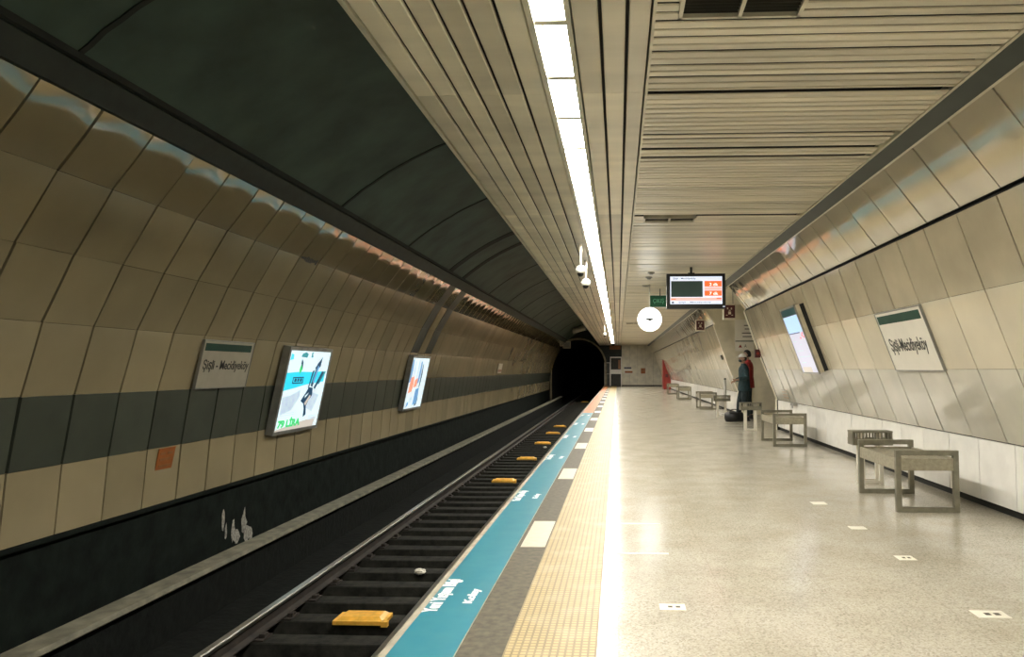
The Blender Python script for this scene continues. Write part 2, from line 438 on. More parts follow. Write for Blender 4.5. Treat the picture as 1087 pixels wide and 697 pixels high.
# white splash on the trench wall
sp = MB()
for (y, z, w, h) in ((10.2, -.78, .05, .26), (10.28, -.98, .03, .2), (10.48, -1.0, .06, .24), (10.58, -1.12, .09, .2), (10.78, -.95, .08, .34), (10.86, -1.1, .12, .24), (10.98, -1.16, .06, .2)):
    pts = [(y + w * math.cos(t) * random.uniform(.5, 1.2), z + h * .6 * math.sin(t) * random.uniform(.6, 1.2)) for t in [i * PI / 5 for i in range(10)]]
    sp.prism(pts, 'x', -5.5, -5.496)
tag(sp.build('paint_splash', M['splash']), 'white paint splashes on the dark trench wall below the station name', 'stain')

# --- vault
mb = MB()
CX, CZ, R = -.4, -.55, 5.5
ang = [math.radians(62 + i * (151 - 62) / 40) for i in range(41)]
ang2 = ang
def VP(t, r=R): return (CX + r * math.cos(t), CZ + r * math.sin(t))
ang = [t for t in ang if True]
# runs from the top of the left wall over to the right haunch
tl = PI - math.asin((3.60 - CZ) / R); tr = math.radians(48)
NA = 44; base = len(mb.v); ys = [Y0 + (Y1 - Y0) * i / 60 for i in range(61)]
for y in ys:
    for i in range(NA + 1):
        x, z = VP(tl + (tr - tl) * i / NA); mb.v.append((x, y, z))
for j in range(60):
    for i in range(NA):
        a = base + j * (NA + 1) + i; mb.face((a, a + 1, a + NA + 2, a + NA + 1), 0, .5, True)
def seam(y, w, mi=1, wob=.012):
    n = 36
    P = []
    for i in range(n + 1):
        t = tl + (math.radians(75) - tl) * i / n; dy = random.uniform(-wob, wob)
        P.append((t, y + dy - w / 2, y + dy + w / 2))
    for i in range(n):
        (t0, a0, b0), (t1, a1, b1) = P[i], P[i + 1]
        A, B = VP(t0, R - .012), VP(t1, R - .012); A2, B2 = VP(t0, R + .01), VP(t1, R + .01)
        mb.hexa([(A2[0], a0, A2[1]), (B2[0], a1, B2[1]), (B2[0], b1, B2[1]), (A2[0], b0, A2[1]), (A[0], a0, A[1]), (B[0], a1, B[1]), (B[0], b1, B[1]), (A[0], b0, A[1])], mi)
for y, w in ((.2, .05), (5.17, .05), (10.36, .06), (13.78, .055), (17.3, .32), (18.75, .28), (22.6, .06), (26.2, .06), (29.7, .07), (34, .08), (38.5, .08), (43, .08), (48, .1), (53, .1)):
    seam(y, w)
struct(mb.build('ceiling_vault', [M['vault'], M['vault_seam']]))
# cornice ledge between cladding and vault
mb = MB(); mb.prism([(-4.14, 3.385), (-4.10, 3.385), (-3.985, 3.56), (-3.99, 3.575), (-4.05, 3.60), (-4.5, 3.60), (-4.5, 3.42)], 'y', Y0, Y1)
mb.prism([(-4.06, 3.575), (-3.97, 3.59), (-3.955, 3.635), (-4.06, 3.66)], 'y', Y0, Y1, 1)
struct(mb.build('trim_cornice', [M['cornice'], M['vault_seam']]))

# --- suspended ceiling
mb = MB()
CZ_ = 3.2
def long_slat(x0, x1):
    y = Y0
    while y < Y1:
        y2 = min(y + 4, Y1); r = random.random()
        x0_, x1_ = x0 + .010, x1 - .010
        mb.prism([(x0_, CZ_ + .025), (x0_, CZ_ + .006), (x0_ + .006, CZ_), (x1_ - .006, CZ_), (x1_, CZ_ + .006), (x1_, CZ_ + .025)], 'y', y, y2 - .002, 0, r); y = y2
for a, b in ((-1.407, -1.256), (-1.256, -1.108), (-1.108, -.958), (-.958, -.805), (-.805, -.645), (-.645, -.488)): long_slat(a, b)
for a, b in ((-.252, -.093), (-.093, .055), (.055, .19)): long_slat(a, b)
# left fascia of the suspended ceiling
mb.box(-1.43, -1.410, Y0, Y1, 3.195, 3.36, 1); mb.box(-1.455, -1.435, Y0, Y1, 3.215, 3.36, 1)
mb.box(.19, .207, Y0, Y1, 3.185, 3.26, 1); mb.box(2.262, 2.285, Y0, Y1, 3.19, 3.26, 1)
mb.box(-1.40, 2.29, Y0, Y1, 3.262, 3.30, 2)
VENTS = [(3.2, 3.93), (9.22, 9.47), (30.2, 30.8)]
SP = .098
y = Y0; i = 0
darkgap = (4.06, 5.0, 9.1, 9.16, 13.35, 18.25, 18.33, 24.1, 29.5, 36.0)
while y < Y1 - .1:
    r = random.random(); g = random.choice((.019, .022, .024, .030))
    dz = random.uniform(-.002, .003) + (random.uniform(.015, .035) if 5.9 < y < 6.6 else 0)
    y2 = y + SP - g
    for d in darkgap:
        if y < d < y2: y2 = d - .02
    if y2 - y > .02:
        xs = [(.207, 2.262)]
        for va, vb in VENTS:
            if y2 > va and y < vb: xs = [(.207, .33), (.985, 2.262)]
        for xa, xb in xs:
            zz = CZ_ + dz
            mb.prism([(y, zz + .010), (y, zz + .005), (y + .006, zz), (y2 - .006, zz), (y2, zz + .005), (y2, zz + .010)], 'x', xa, xb, 0, r)
    y += SP; i += 1
struct(mb.build('ceiling', [M['slat'], M['slat_edge'], M['backing']]))
# sloping dark strip between the ceiling and the right wall
mb = MB(); mb.prism([(2.287, 3.195), (2.43, 3.13), (2.50, 3.16), (2.50, 3.25), (2.287, 3.25)], 'y', Y0, Y1)
mb.prism([(2.415, 3.132), (2.43, 3.122), (2.445, 3.135), (2.43, 3.145)], 'y', Y0, Y1, 1)
struct(mb.build('trim_beam', [M['beam'], M['slat_edge']]))

# --- ceiling vents
vlab = ['large dark double ceiling vent nearest the camera', 'dark double ceiling vent beyond the first, right of the light strip', 'far ceiling vent beyond the lit clock']
for (va, vb), lb in zip(VENTS, vlab):
    t = thing('ceiling_vent', lb, 'vent', (.657, (va + vb) / 2, 3.2), group='ceiling vents'); h = (vb - va) / 2
    m2 = MB(); w = .327
    for q in ((-w, -w + .022, -h, h), (w - .022, w, -h, h), (-.011, .011, -h, h), (-w, w, -h, -h + .022), (-w, w, h - .022, h)): m2.box(q[0], q[1], q[2], q[3], -.008, .045)
    m2.build('frame', M['slat_edge'], t)
    for s_ in (-1, 1):
        m2 = MB(); a = .011 if s_ > 0 else -w + .022; b = w - .022 if s_ > 0 else -.011
        m2.box(a, b, -h + .022, h - .022, .03, .045)
        n = max(3, int(h * 2 / .035))
        for q in range(n):
            yy = -h + .022 + (2 * h - .044) * (q + .5) / n; m2.hexa([(a, yy - .004, .026), (b, yy - .004, .026), (b, yy + .002, .028), (a, yy + .002, .028), (a, yy, .008), (b, yy, .008), (b, yy + .006, .010), (a, yy + .006, .010)])
        m2.build('grille', M['vent_dark'], t)
for (x, y), lb in zip(((.655, 14.46), (.64, 15.2), (.645, 16.75)), ('small grey ceiling detector just before the hanging monitor', 'second small grey ceiling detector, beyond the hanging monitor', 'small square grey ceiling speaker in front of the green exit sign')):
    t = thing('ceiling_detector', lb, 'detector', (x, y, 3.2))
    if y < 16:
        MB().tube((0, 0, 0), (0, 0, -.02), .07, 18).build('base', M['grey'], t); MB().tube((0, 0, -.02), (0, 0, -.05), .05, 18, rad1=.03).build('sensor', M['grey'], t)
    else:
        MB().box(-.09, .09, -.09, .09, -.02, 0, b=.006).build('housing', M['grey'], t); MB().tube((0, 0, -.02), (0, 0, -.024), .06, 18).build('grille', M['vent_dark'], t)

# --- continuous light strip
t = thing('strip_light', 'long white fluorescent light strip running along the platform ceiling', 'ceiling light', (-.366, 0, 3.2))
m2 = MB()
m2.box(-.122, -.086, Y0, 53.6, -.018, .06); m2.box(.084, .114, Y0, 53.6, -.004, .06); m2.box(-.12, .112, Y0, 53.6, .05, .06)  # left lip hangs lower, shaped to hold light off the left wall
LP_ = .772; y = 3.946 - LP_ * 14
while y < 53.6:
    if y > Y0: m2.box(-.086, .084, y - .03, y + .03, -.004, .05)
    y += LP_
m2.build('housing', M['slat_edge'], t)
y = 3.946 - LP_ * 14
while y < 52.8:  # far panels are added past the strip's true end to brighten the end wall
    if y > Y0: MB().box(-.084, .082, y + .03, y + LP_ - .03, .006, .03).build('diffuser', M['light'], t)
    y += LP_

# --- end of the platform: end wall, portal, running tunnel
mb = MB(); mb.box(.294, 3.8, Y1 - .2, Y1, 0, 3.3); mb.box(.294, 3.5, Y1 - .22, Y1 - .2, 0, .08, 1)
for i in range(1, 5): mb.box(.294 + i * .62, .30 + i * .62, Y1 - .203, Y1 - .2, 0, 3.2, 1)
struct(mb.build('wall_end', [M['end'], M['backing']]))
mb = MB()
px, pz, pr_ = -3.12, 1.55, 2.1
def arch(r, n=28): return [(px - r, -1.4)] + [(px - r * math.cos(PI * i / n), pz + r * math.sin(PI * i / n)) for i in range(n + 1)] + [(px + r, -1.4)]
A_ = arch(pr_); B_ = []
for x, z in A_:
    d = Vector((x - px, max(z - pz, -.001) if z > pz else 0)); 
    B_.append((px + (x - px) * 2.6 if z > pz else (-7.5 if x < px else 1.2), (pz + (z - pz) * 2.0) if z > pz else z))
for i in range(len(A_) - 1):
    a, b, c, d = A_[i], A_[i + 1], B_[i + 1], B_[i]
    mb.quad((a[0], Y1, a[1]), (b[0], Y1, b[1]), (c[0], Y1, c[1]), (d[0], Y1, d[1]), 0)
R1, R2 = arch(pr_), arch(pr_ + .13)
for i in range(len(R1) - 1):
    mb.prism([R1[i], R1[i + 1], R2[i + 1], R2[i]], 'y', Y1 - .35, Y1 - .02, 1)
T_ = arch(pr_ + .02)
for i in range(len(T_) - 1):
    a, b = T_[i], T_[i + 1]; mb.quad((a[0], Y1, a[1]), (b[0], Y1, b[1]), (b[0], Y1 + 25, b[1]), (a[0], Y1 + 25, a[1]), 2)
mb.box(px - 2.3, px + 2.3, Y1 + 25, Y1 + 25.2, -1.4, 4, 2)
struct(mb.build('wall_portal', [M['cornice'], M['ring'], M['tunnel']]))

# ------------------------------------------------------------------ track
rp = [(-.07, 0), (.07, 0), (.07, .012), (.012, .03), (.012, .115), (.036, .125), (.036, .155), (.03, .165), (-.03, .165), (-.036, .155), (-.036, .125), (-.012, .115), (-.012, .03), (-.07, .012)]
for x, lb in ((-3.46, 'far shiny steel rail on the left, running beside the dark trench'), (-2.0, 'near rail running in the shadow under the platform edge')):
    t = thing('rail', lb, 'rail', (x, 0, -1.215))
    MB().prism([(a, b) for a, b in rp if b < .13], 'y', Y0, Y1 + 24).build('web', M['rust'], t)
    MB().prism([(-.036, .125), (.036, .125), (.036, .155), (.028, .166), (-.028, .166), (-.036, .155)], 'y', Y0, Y1 + 24).build('rail_head', M['rail'], t)
sl = thing('sleeper', 'dark concrete sleeper lying across the track bed', 'sleeper', (-2.73, 0, -1.36), group='concrete sleepers under the rails')
m2 = MB(); m2.prism([(-.14, 0), (.14, 0), (.125, .115), (.115, .125), (-.115, .125), (-.125, .115)], 'x', -.92, 1.2); m2.build('sleeper_block', M['sleeper'], sl)
for x in (-.73, .73):
    m2 = MB(); m2.box(x - .15, x + .15, -.10, .10, .125, .142)
    for s_ in (-1, 1): m2.box(x + s_ * .11 - .025, x + s_ * .11 + .025, -.04, .04, .142, .175)
    m2.build('baseplate', M['rust'], sl)
sy = [2.2 + .6 * i for i in range(94)]
sl.location.y = sy[0]
for y in sy[1:]: dup(sl, (-2.73, y, -1.36), sl['label'])

def ybox(y, lb, first=[None]):
    if first[0] is None:
        t = thing('track_box', lb, 'track magnet', (-2.56, y, -1.235), group='yellow boxes between the rails')
        m2 = MB(); m2.box(-.275, .25, -.14, .14, .008, .05, b=.008); m2.build('base', M['track_yellow'], t)
        m2 = MB(); m2.hexa([(-.24, -.12, .05), (.22, -.12, .05), (.22, .13, .05), (-.24, .13, .05), (-.20, -.08, .075), (.18, -.08, .075), (.18, .11, .075), (-.20, .11, .075)]); m2.build('lid', M['track_yellow'], t)
        m2 = MB(); m2.box(.22, .285, -.17, -.11, .003, .055, b=.006); m2.build('bracket', M['track_yellow'], t)
        first[0] = t
    else: dup(first[0], (-2.56, y, -1.235), lb)
for y, lb in ((7.5, 'nearest yellow box between the rails, level with the platform lettering'), (16.75, 'second nearest yellow box between the rails'), (20.9, 'third yellow box between the rails, beyond the second'),
              (25.3, 'fourth yellow box between the rails, where the blue edge band ends'), (29.3, 'fifth yellow box between the rails, just before the sixth'), (32.75, 'sixth yellow box between the rails, just beyond the fifth'), (57.3, 'farthest yellow box between the rails, near the tunnel mouth')):
    ybox(y, lb)

# ------------------------------------------------------------------ signs and lit panels
SLR = Vector((-(3.46 - 2.768), 0, 2.573 - .648)).normalized()
SLL = Vector((5.39 - 5.10, 0, 1.72 - .25)).normalized()
def on_right(y, z, off=0.):
    x = 3.46 - (z - .648) * (.692 / 1.925); m = frame((x, y, z), (0, -1, 0), SLR)
    return m @ Matrix.Translation((0, 0, off))
def on_left(y, z, off=0.):
    x = -5.39 + (z - .25) * (.29 / 1.47); m = frame((x, y, z), (0, 1, 0), SLL)
    return m @ Matrix.Translation((0, 0, off))

def station_sign(mat, W, Hh, label, body, tw, th, tx, ty, pan='sign_white'):
    t = thing('station_sign', label, 'sign', mat=mat)
    MB().box(0, W, 0, Hh, .004, .035, b=.004).build('sign_panel', M[pan], t)
    MB().box(.03, W - .05, Hh - .125, Hh - .03, .033, .0375).build('green_band', M['green'], t)
    m2 = MB(); f = .012
    for q in ((-f, W + f, -f, 0), (-f, W + f, Hh, Hh + f), (-f, 0, 0, Hh), (W, W + f, 0, Hh)): m2.box(q[0], q[1], q[2], q[3], .003, .04)
    m2.build('frame', M['grey'], t)
    move(text_mb(body, tw, th, .001, .012), tx, ty, .037).build('lettering', M['ink'], t)
    return t
station_sign(on_right(8.65, 1.305), 1.25, .672, 'white station name board on the right wall with green top band', 'Şişli-Mecidiyeköy', .98, .20, .12, .175)
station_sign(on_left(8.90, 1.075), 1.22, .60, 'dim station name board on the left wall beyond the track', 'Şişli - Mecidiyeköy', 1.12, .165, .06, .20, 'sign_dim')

# lit map poster on right wall
t = thing('lit_poster', 'lit white and blue map poster box on the right wall', 'poster', mat=on_right(12.42, 1.31))
W, Hh, D = .93, 1.07, .16
MB().box(-.02, W + .02, -.02, Hh + .02, .075, D - .012, b=.006).build('casing', M['cream_side'], t)
MB().box(-.01, W + .015, -.015, Hh + .01, .006, .075).build('gap_shade', M['black'], t)  # black block imitates the shaded gap between casing and wall
m2 = MB()
for q in ((-.022, W + .022, -.03, 0), (-.022, W + .022, Hh, Hh + .03), (-.022, 0, 0, Hh), (W, W + .022, 0, Hh)): m2.box(q[0], q[1], q[2], q[3], D - .02, D + .006)
m2.build('frame', M['grey'], t)
MB().box(0, W, 0, Hh, D - .012, D).build('screen', M['ad_paper'], t)
def art(parent, name, mat, pts, z): return flat(pts, z, z + .0015).build(name, mat, parent)
art(t, 'header', M['ad_header'], rect(0, W, .95, Hh), D)
art(t, 'sky_picture', M['ad_sky'], rect(.0, W, .67, .945), D)
art(t, 'divider', M['ad_navy'], rect(.0, W * .75, .655, .672), D)
m2 = MB()
for x, y in ((.75, .60), (.82, .57), (.62, .56), (.80, .63)): flat(rect(x, x + .06, y, y + .03), D, D + .0015, mb=m2)
m2.build('red_marks', M['ad_red'], t)
m2 = MB()
for i, (x, y, w) in enumerate(((.1, .58, .12), (.1, .52, .2), (.45, .46, .12), (.15, .36, .4), (.1, .26, .7), (.15, .16, .3))): flat(rect(x, x + w, y, y + .012), D, D + .0015, mb=m2)
m2.build('grey_lines', M['ad_grey'], t)
art(t, 'footer', M['ad_tan'], rect(.08, .62, .0, .09), D)

# lit advertisement box 1 on left wall
def ad_box(y, z, label):
    t = thing('advertisement_box', label, 'advertisement', mat=on_left(y, z))
    W, Hh, D = 1.68, 1.39, .12
    MB().box(0, W, 0, Hh, .005, D - .01, b=.006).build('casing', M['grey'], t)
    m2 = MB(); f = .055
    for q in ((0, W, 0, f), (0, W, Hh - f, Hh), (0, f, f, Hh - f), (W - f, W, f, Hh - f)): m2.box(q[0], q[1], q[2], q[3], D - .02, D + .004)
    m2.build('frame', M['grey'], t)
    MB().box(f, W - f, f, Hh - f, D - .012, D - .004).build('screen', M['ad_white'], t)
    return t, W, Hh, D - .004
t, W, Hh, D = ad_box(11.09, .31, 'lit advertisement box with a teal band and green lettering on the left wall')
def P(u, v): return (.055 + u * (W - .11), .055 + v * (Hh - .11))
def AP(name, mat, uv, z=0): return art(t, name, mat, [P(*q) for q in uv], D + z)
AP('teal_band', M['ad_cyan'], [(0, .50), (.12, .515), (.25, .53), (.45, .56), (.62, .58), (.95, .60), (.95, .74), (.6, .73), (.3, .735), (0, .72)])
AP('pale_slope', M['ad_grey'], [(.05, .2), (.28, .25), (.42, .42), (.40, .5), (.2, .44), (.03, .42)])
AP('pale_slope', M['ad_grey'], [(.62, .26), (.80, .2), (.9, .42), (.72, .46)])
AP('leaf', M['ad_green'], [(.30, .70), (.34, .76), (.335, .85), (.30, .84), (.275, .76)], .002)
AP('leaf_edge', M['ad_navy'], [(.32, .80), (.345, .76), (.33, .86), (.29, .895), (.285, .84)], .003)
AP('teal_mark', M['ad_teal'], [(.26, .925), (.40, .915), (.42, .96), (.36, .985), (.28, .965)], .002)
AP('teal_mark', M['ad_teal'], [(.50, .92), (.545, .92), (.545, .935), (.525, .965), (.55, .98), (.50, .985)], .002)
AP('teal_mark', M['ad_cyan'], [(.02, .88), (.09, .89), (.08, .95), (.03, .96)], .002)
m2 = MB()
for q in (rect(.17, .42, .585, .60), rect(.17, .42, .655, .67), rect(.17, .185, .60, .655), rect(.405, .42, .60, .655), rect(.21, .26, .61, .65), rect(.28, .32, .61, .65), rect(.34, .385, .61, .65)):
    flat([P(*a) for a in q], D, D + .003, mb=m2)
m2.build('label_box', M['ad_navy'], t)
for q in ([(.575, .52), (.60, .52), (.655, .76), (.61, .74)], [(.63, .55), (.68, .53), (.80, .92), (.70, .84)], [(.72, .52), (.76, .50), (.92, .73), (.86, .74)], [(.655, .78), (.80, .93), (.79, .80), (.70, .76)]):
    AP('dark_bar', M['ad_navy'], q, .002)
AP('blue_bar', M['ad_blue'], [(.66, .60), (.70, .58), (.76, .80), (.72, .82)], .003)
AP('teal_bar', M['ad_teal'], [(.80, .58), (.84, .56), (.97, .74), (.90, .73)], .001)
AP('figure', M['ad_navy'], [(.46, .36), (.55, .46), (.60, .53), (.70, .52), (.72, .42), (.66, .36), (.62, .28), (.66, .17), (.60, .14), (.58, .25), (.54, .32), (.49, .34)], .002)
AP('figure_light', M['ad_tan'], [(.56, .32), (.66, .43), (.69, .41), (.60, .29)], .004)
AP('figure_light', M['ad_white'], [(.54, .42), (.62, .46), (.60, .43), (.55, .39)], .004)
AP('green_line', M['ad_tan'], [(.0, .0), (.9, .0), (.94, .12), (.62, .09), (.02, .02)], .0)
mm = text_mb('79 LİRA', .80, .165, .001, .055); move(mm, .12, .10, D + .004).build('lettering', M['ad_green'], t)
m2 = MB()
for i in range(5): flat([P(*a) for a in rect(.06, .36, .19 + .012 * i * 2, .195 + .012 * i * 2)] if i < 2 else [P(*a) for a in rect(.74, .93, .05 + .022 * i, .06 + .022 * i)], D, D + .003, mb=m2)
m2.build('grey_lines', M['ad_grey'], t)
# advertisement box 2
t, W, Hh, D = ad_box(17.9, .30, 'lit advertisement box with vertical blue and salmon streaks, farther along the left wall')
for u0, u1, v0, v1, mk in ((.0, .12, .5, 1, 'ad_blue'), (.18, .26, .62, 1, 'ad_grey'), (.36, .46, .56, 1, 'ad_grey'), (.50, .62, .48, .97, 'ad_blue'), (.64, .72, .40, .92, 'ad_navy'),
                           (.08, .30, .30, .66, 'ad_salmon'), (.32, .52, .40, .62, 'ad_salmon'), (.46, .70, .05, .42, 'ad_blue'), (.58, .72, .02, .30, 'ad_navy'), (.10, .22, .02, .16, 'ad_blue'), (.24, .38, .10, .26, 'ad_grey'), (.14, .26, .46, .52, 'ad_navy')):
    s_ = .03
    AP('colour_streak', M[mk], [(u0, v0), (u1 - s_, v0 + .03), (u1, (v0 + v1) / 2), (u1 - s_, v1 - .02), (u0 + .02, v1 - .05)], .001 + random.random() * .004)

# small plates on left wall
t = thing('warning_plate', 'small orange warning plate on the lowest left wall panel', 'sign', mat=on_left(8.46, .115, .022))
m2 = MB().box(0, .32, 0, .27, -.003, .004); m2.build('plate', M['orange_label'], t)
m2 = MB()
for x, y, w in ((.04, .19, .10), (.18, .19, .1), (.05, .04, .24), (.05, .12, .2)): m2.box(x, x + w, y, y + .03, .004, .0055)
m2.build('print', M['brown'], t)
t = thing('wall_plate', 'small pale plate on the left wall far down the track', 'sign', mat=on_left(31.6, 1.15, .02))
MB().box(0, 1.0, 0, .42, -.003, .02, b=.004).build('plate', M['cream_side'], t)
MB().box(.06, .94, .05, .16, .019, .023).build('print', M['brown'], t)
d = Vector((LP[5][0] - LP[4][0], 0, LP[5][1] - LP[4][1])).normalized()
sc = MB(); x = 0
for i in range(9):
    sc.box(x, x + .05, random.uniform(-.04, 0), random.uniform(.015, .05), -.001, .0015); x += .062
o = sc.build('graffiti_mark', M['ink']); o.matrix_world = frame((-4.497, 10.25, 2.89), (0, 1, 0), d) @ Matrix.Translation((0, 0, .008))
tag(o, 'short black scribble high on a left wall panel', 'graffiti')

# ------------------------------------------------------------------ hanging things
# monitor
t = thing('hanging_monitor', 'large hanging passenger monitor with orange boxes on its bright screen', 'monitor', (1.443, 13.7, 2.745))
MB().box(-.54, .54, 0, .12, -.325, .325, b=.012).build('casing', M['black'], t)
m2 = MB(); w, h = .54, .325
for q in ((-w, -.475, -h, h), (.485, w, -h, h), (-.475, .485, .275, h), (-.475, .485, -h, -.24)): m2.box(q[0], q[1], -.015, .002, q[2], q[3])
m2.build('bezel', M['black'], t)
def ft(name, mat, x0, x1, z0, z1, y=-.004): return MB().box(x0, x1, y, y + .004, z0, z1).build(name, mat, t)
ft('screen', M['scr_white'], -.475, .485, -.24, .275, -.002)
ft('dark_map', M['scr_dark'], -.455, .125, -.105, .19)
ft('orange_box', M['scr_orange'], .16, .475, .085, .19); ft('pink_row', M['scr_pink'], .16, .475, .02, .075)
ft('orange_box', M['scr_orange'], .16, .475, -.085, .012); ft('pink_row', M['scr_pink'], -.465, .475, -.175, -.12)
ft('orange_dash', M['scr_orange'], -.455, -.37, -.155, -.14, -.006); ft('orange_dash', M['scr_orange'], .38, .465, -.145, -.125, -.006)
ft('icon', M['scr_ink'], -.445, -.405, -.225, -.19, -.006)
FR = frame((0, 0, 0), (1, 0, 0), (0, 0, 1))
def mtext(body, w, h, x, z, mat, y=-.006):
    move(text_mb(body, w, h, .0006, .01), 0, 0, 0, Matrix.Translation((x, y, z)) @ FR).build('lettering', mat, t)
mtext('2 dk', .16, .055, .25, .10, M['scr_text']); mtext('7 dk', .16, .055, .25, -.07, M['scr_text'])
mtext('Şişli - Mecidiyeköy', .42, .04, -.42, .215, M['scr_ink']); mtext('Şişli - Mecidiyeköy', .6, .028, -.32, -.22, M['scr_ink'])
m2 = MB(); m2.tube((-.08, .06, .32), (-.08, .06, .455), .022); m2.box(-.14, -.02, 0, .12, .325, .345); m2.build('mount', M['black'], t)
m2 = MB(); m2.box(.49, .53, -.018, -.014, -.295, -.275); m2.build('status_lamp', M['scr_white'], t)

# exit sign
t = thing('exit_sign', 'green exit sign hanging beside the big monitor', 'sign', (.955, 17.4, 2.9))
MB().box(-.215, .215, -.03, .03, -.135, .135, b=.006).build('sign_box', M['green'], t)
MB().box(-.205, .205, -.034, -.029, -.125, .125).build('lit_face', M['exit_green'], t)
move(text_mb('ÇIKIŞ', .26, .13, .0006, .01), 0, 0, 0, Matrix.Translation((-.13, -.036, -.065)) @ FR).build('lettering', M['exit_text'], t)
MB().tube((.04, 0, .13), (.04, 0, .3), .012).build('rod', M['black'], t)
MB().box(-.22, .22, -.033, .033, -.15, -.135).build('lower_rim', M['white'], t)
# clock
t = thing('platform_clock', 'round glowing white clock hanging from the ceiling', 'clock', (.712, 16.6, 2.418))
MB().tube((0, .05, 0), (0, -.045, 0), .278, 40).build('case', M['white'], t)
MB().tube((0, -.044, 0), (0, -.052, 0), .262, 40).build('clock_face', M['clock_face'], t)
m2 = MB(); m2.tube((0, -.052, 0), (0, -.06, 0), .036, 16); m2.box(-.085, .075, -.057, -.054, -.024, .024); m2.build('hands', M['ink'], t)
MB().tube((0, 0, .27), (0, 0, .782), .012).build('rod', M['white'], t)
# cctv cameras
cam_lab = ['dome camera on a drop pole, first of the pair beside the light strip', 'dome camera on a drop pole, second of the pair beside the light strip', 'lone far dome camera on a drop pole near the end of the light strip']
cc = None
for (x, y), lb in zip(((-.562, 11.13), (-.556, 12.78), (-.565, 31.7)), cam_lab):
    if cc is None:
        cc = thing('ceiling_camera', lb, 'security camera', (x, y, 3.206), group='dome cameras on poles')
        MB().tube((0, 0, .055), (0, 0, -.36), .021).build('pole', M['cctv'], cc)
        MB().tube((0, 0, 0), (0, 0, -.012), .06, 18).build('flange', M['cctv'], cc)
        m2 = MB(); m2.tube((0, 0, -.34), (0, 0, -.38), .05, 20, rad1=.085); m2.tube((0, 0, -.38), (0, 0, -.45), .085, 20, rad1=.078); m2.build('housing', M['cctv'], cc)
        m2 = MB(); m2.ball((0, 0, -.45), .052, .052, .055); m2.build('dome', M['black'], cc)
    else: dup(cc, (x, y, 3.206), lb)
# red box signs flanking the passage
def red_sign(x, y, z, s, lb, rod):
    t = thing('box_sign', lb, 'sign', (x, y, z), group='dark red box signs by the passage')
    MB().box(-s * .5, s * .5, 0, .10, -s * .62, s * .62, b=.006).build('sign_box', M['cream_side'], t)
    MB().box(-s * .42, s * .42, -.004, .002, -s * .5, s * .52).build('red_face', M['dark_red'], t)
    m2 = MB()
    for xx, zz, w, h in ((-.16, .26, .1, .14), (.14, .24, .1, .14), (0, -.1, .22, .22), (-.22, -.28, .12, .06), (.2, -.28, .12, .06), (0, .1, .14, .07)):
        m2.box((xx - w / 2) * s, (xx + w / 2) * s, -.006, -.003, (zz - h / 2) * s, (zz + h / 2) * s)
    m2.build('pictogram', M['cream_side'], t)
    MB().tube((rod, .05, s * .6), (rod, .05, 3.17 - z), .010).build('rod', M['grey'], t)
    MB().tube((-rod, .05, s * .6), (-rod, .05, 3.17 - z), .010).build('rod', M['grey'], t)
red_sign(2.39, 15.9, 2.535, .27, 'dark red square sign on the near side of the passage opening, right of the monitor', .08)
red_sign(2.33, 21.0, 2.545, .26, 'dark red square sign on the far side of the passage opening, below the monitor', .08)

# white notice on jamb
t = thing('notice_board', 'white notice with a green line on the passage jamb above the two people', 'sign', (3.62, 21.412, 1.83))
MB().box(-.26, .28, -.02, 0, 0, .90, b=.004).build('board', M['sign_white'], t)
MB().box(-.25, .27, -.023, -.019, .27, .295).build('green_line', M['green'], t)
m2 = MB()
for z, x0, x1 in ((.72, 0, .2), (.62, .02, .22), (.50, -.06, .2), (.40, -.04, .22)): m2.box(x0, x1, -.022, -.019, z, z + .025)
m2.build('print', M['ink'], t)
MB().prism([(-.16, .1), (-.06, .1), (-.11, .19)], 'y', -.022, -.019).build('red_triangle', M['red'], t)
move(text_mb('A', .07, .09, .001), 0, 0, 0, Matrix.Translation((.0, -.022, .1)) @ FR).build('lettering', M['ink'], t)

# small wall fittings near the passage
t = thing('fire_alarm_box', 'small dark red alarm box on the near edge of the passage', 'alarm', mat=frame((3.075, 16.29, 1.645), (1, 0, 0), (0, 0, 1)) @ Matrix.Translation((-.05, 0, .085)))
MB().box(-.06, .06, -.09, .09, -.02, .05, b=.008).build('box', M['dark_red'], t); MB().tube((0, 0, .05), (0, 0, .062), .03, 16).build('button', M['red'], t)
t = thing('wall_sticker', 'small brown sticker on the right wall panel just above the alarm box', 'sticker', mat=on_right(15.72, 1.93, .004))
MB().box(0, .16, 0, .12, 0, .004).build('sheet', M['brown'], t); MB().box(.03, .13, .03, .05, .004, .0055).build('print', M['dark_red'], t)
t = thing('wall_grille', 'small dotted grille low on the right wall, left of the second bench', 'grille', mat=on_right(15.45, .70, .005))
MB().box(0, .5, 0, .2, 0, .014, b=.004).build('plate', M['panel_grey'], t)
m2 = MB()
for i in range(8):
    for j in range(3): m2.tube((.06 + i * .055, .04 + j * .06, .013), (.06 + i * .055, .04 + j * .06, .0155), .014, 8)
m2.build('holes', M['brown'], t)
t = thing('wall_bracket', 'small grey bracket under the wide dark joint of the right wall', 'bracket', (3.40, 14.57, .60))
MB().box(-.03, .045, -.14, .14, 0, .05, b=.006).build('plate', M['grey'], t); MB().tube((-.02, 0, .0), (-.02, 0, -.05), .015).build('stud', M['grey'], t)
t = thing('call_point', 'tiny black box on the right wall just beyond the passage', 'box', mat=on_right(22.0, 1.6, .005))
MB().box(-.1, .1, 0, .14, 0, .06, b=.008).build('box', M['black'], t); MB().tube((0, .07, .06), (0, .07, .07), .03, 12).build('button', M['dark_red'], t)
t = thing('barrier_post', 'thin dark upright post standing beyond the passage by the wall', 'post', (3.13, 21.85, 0))
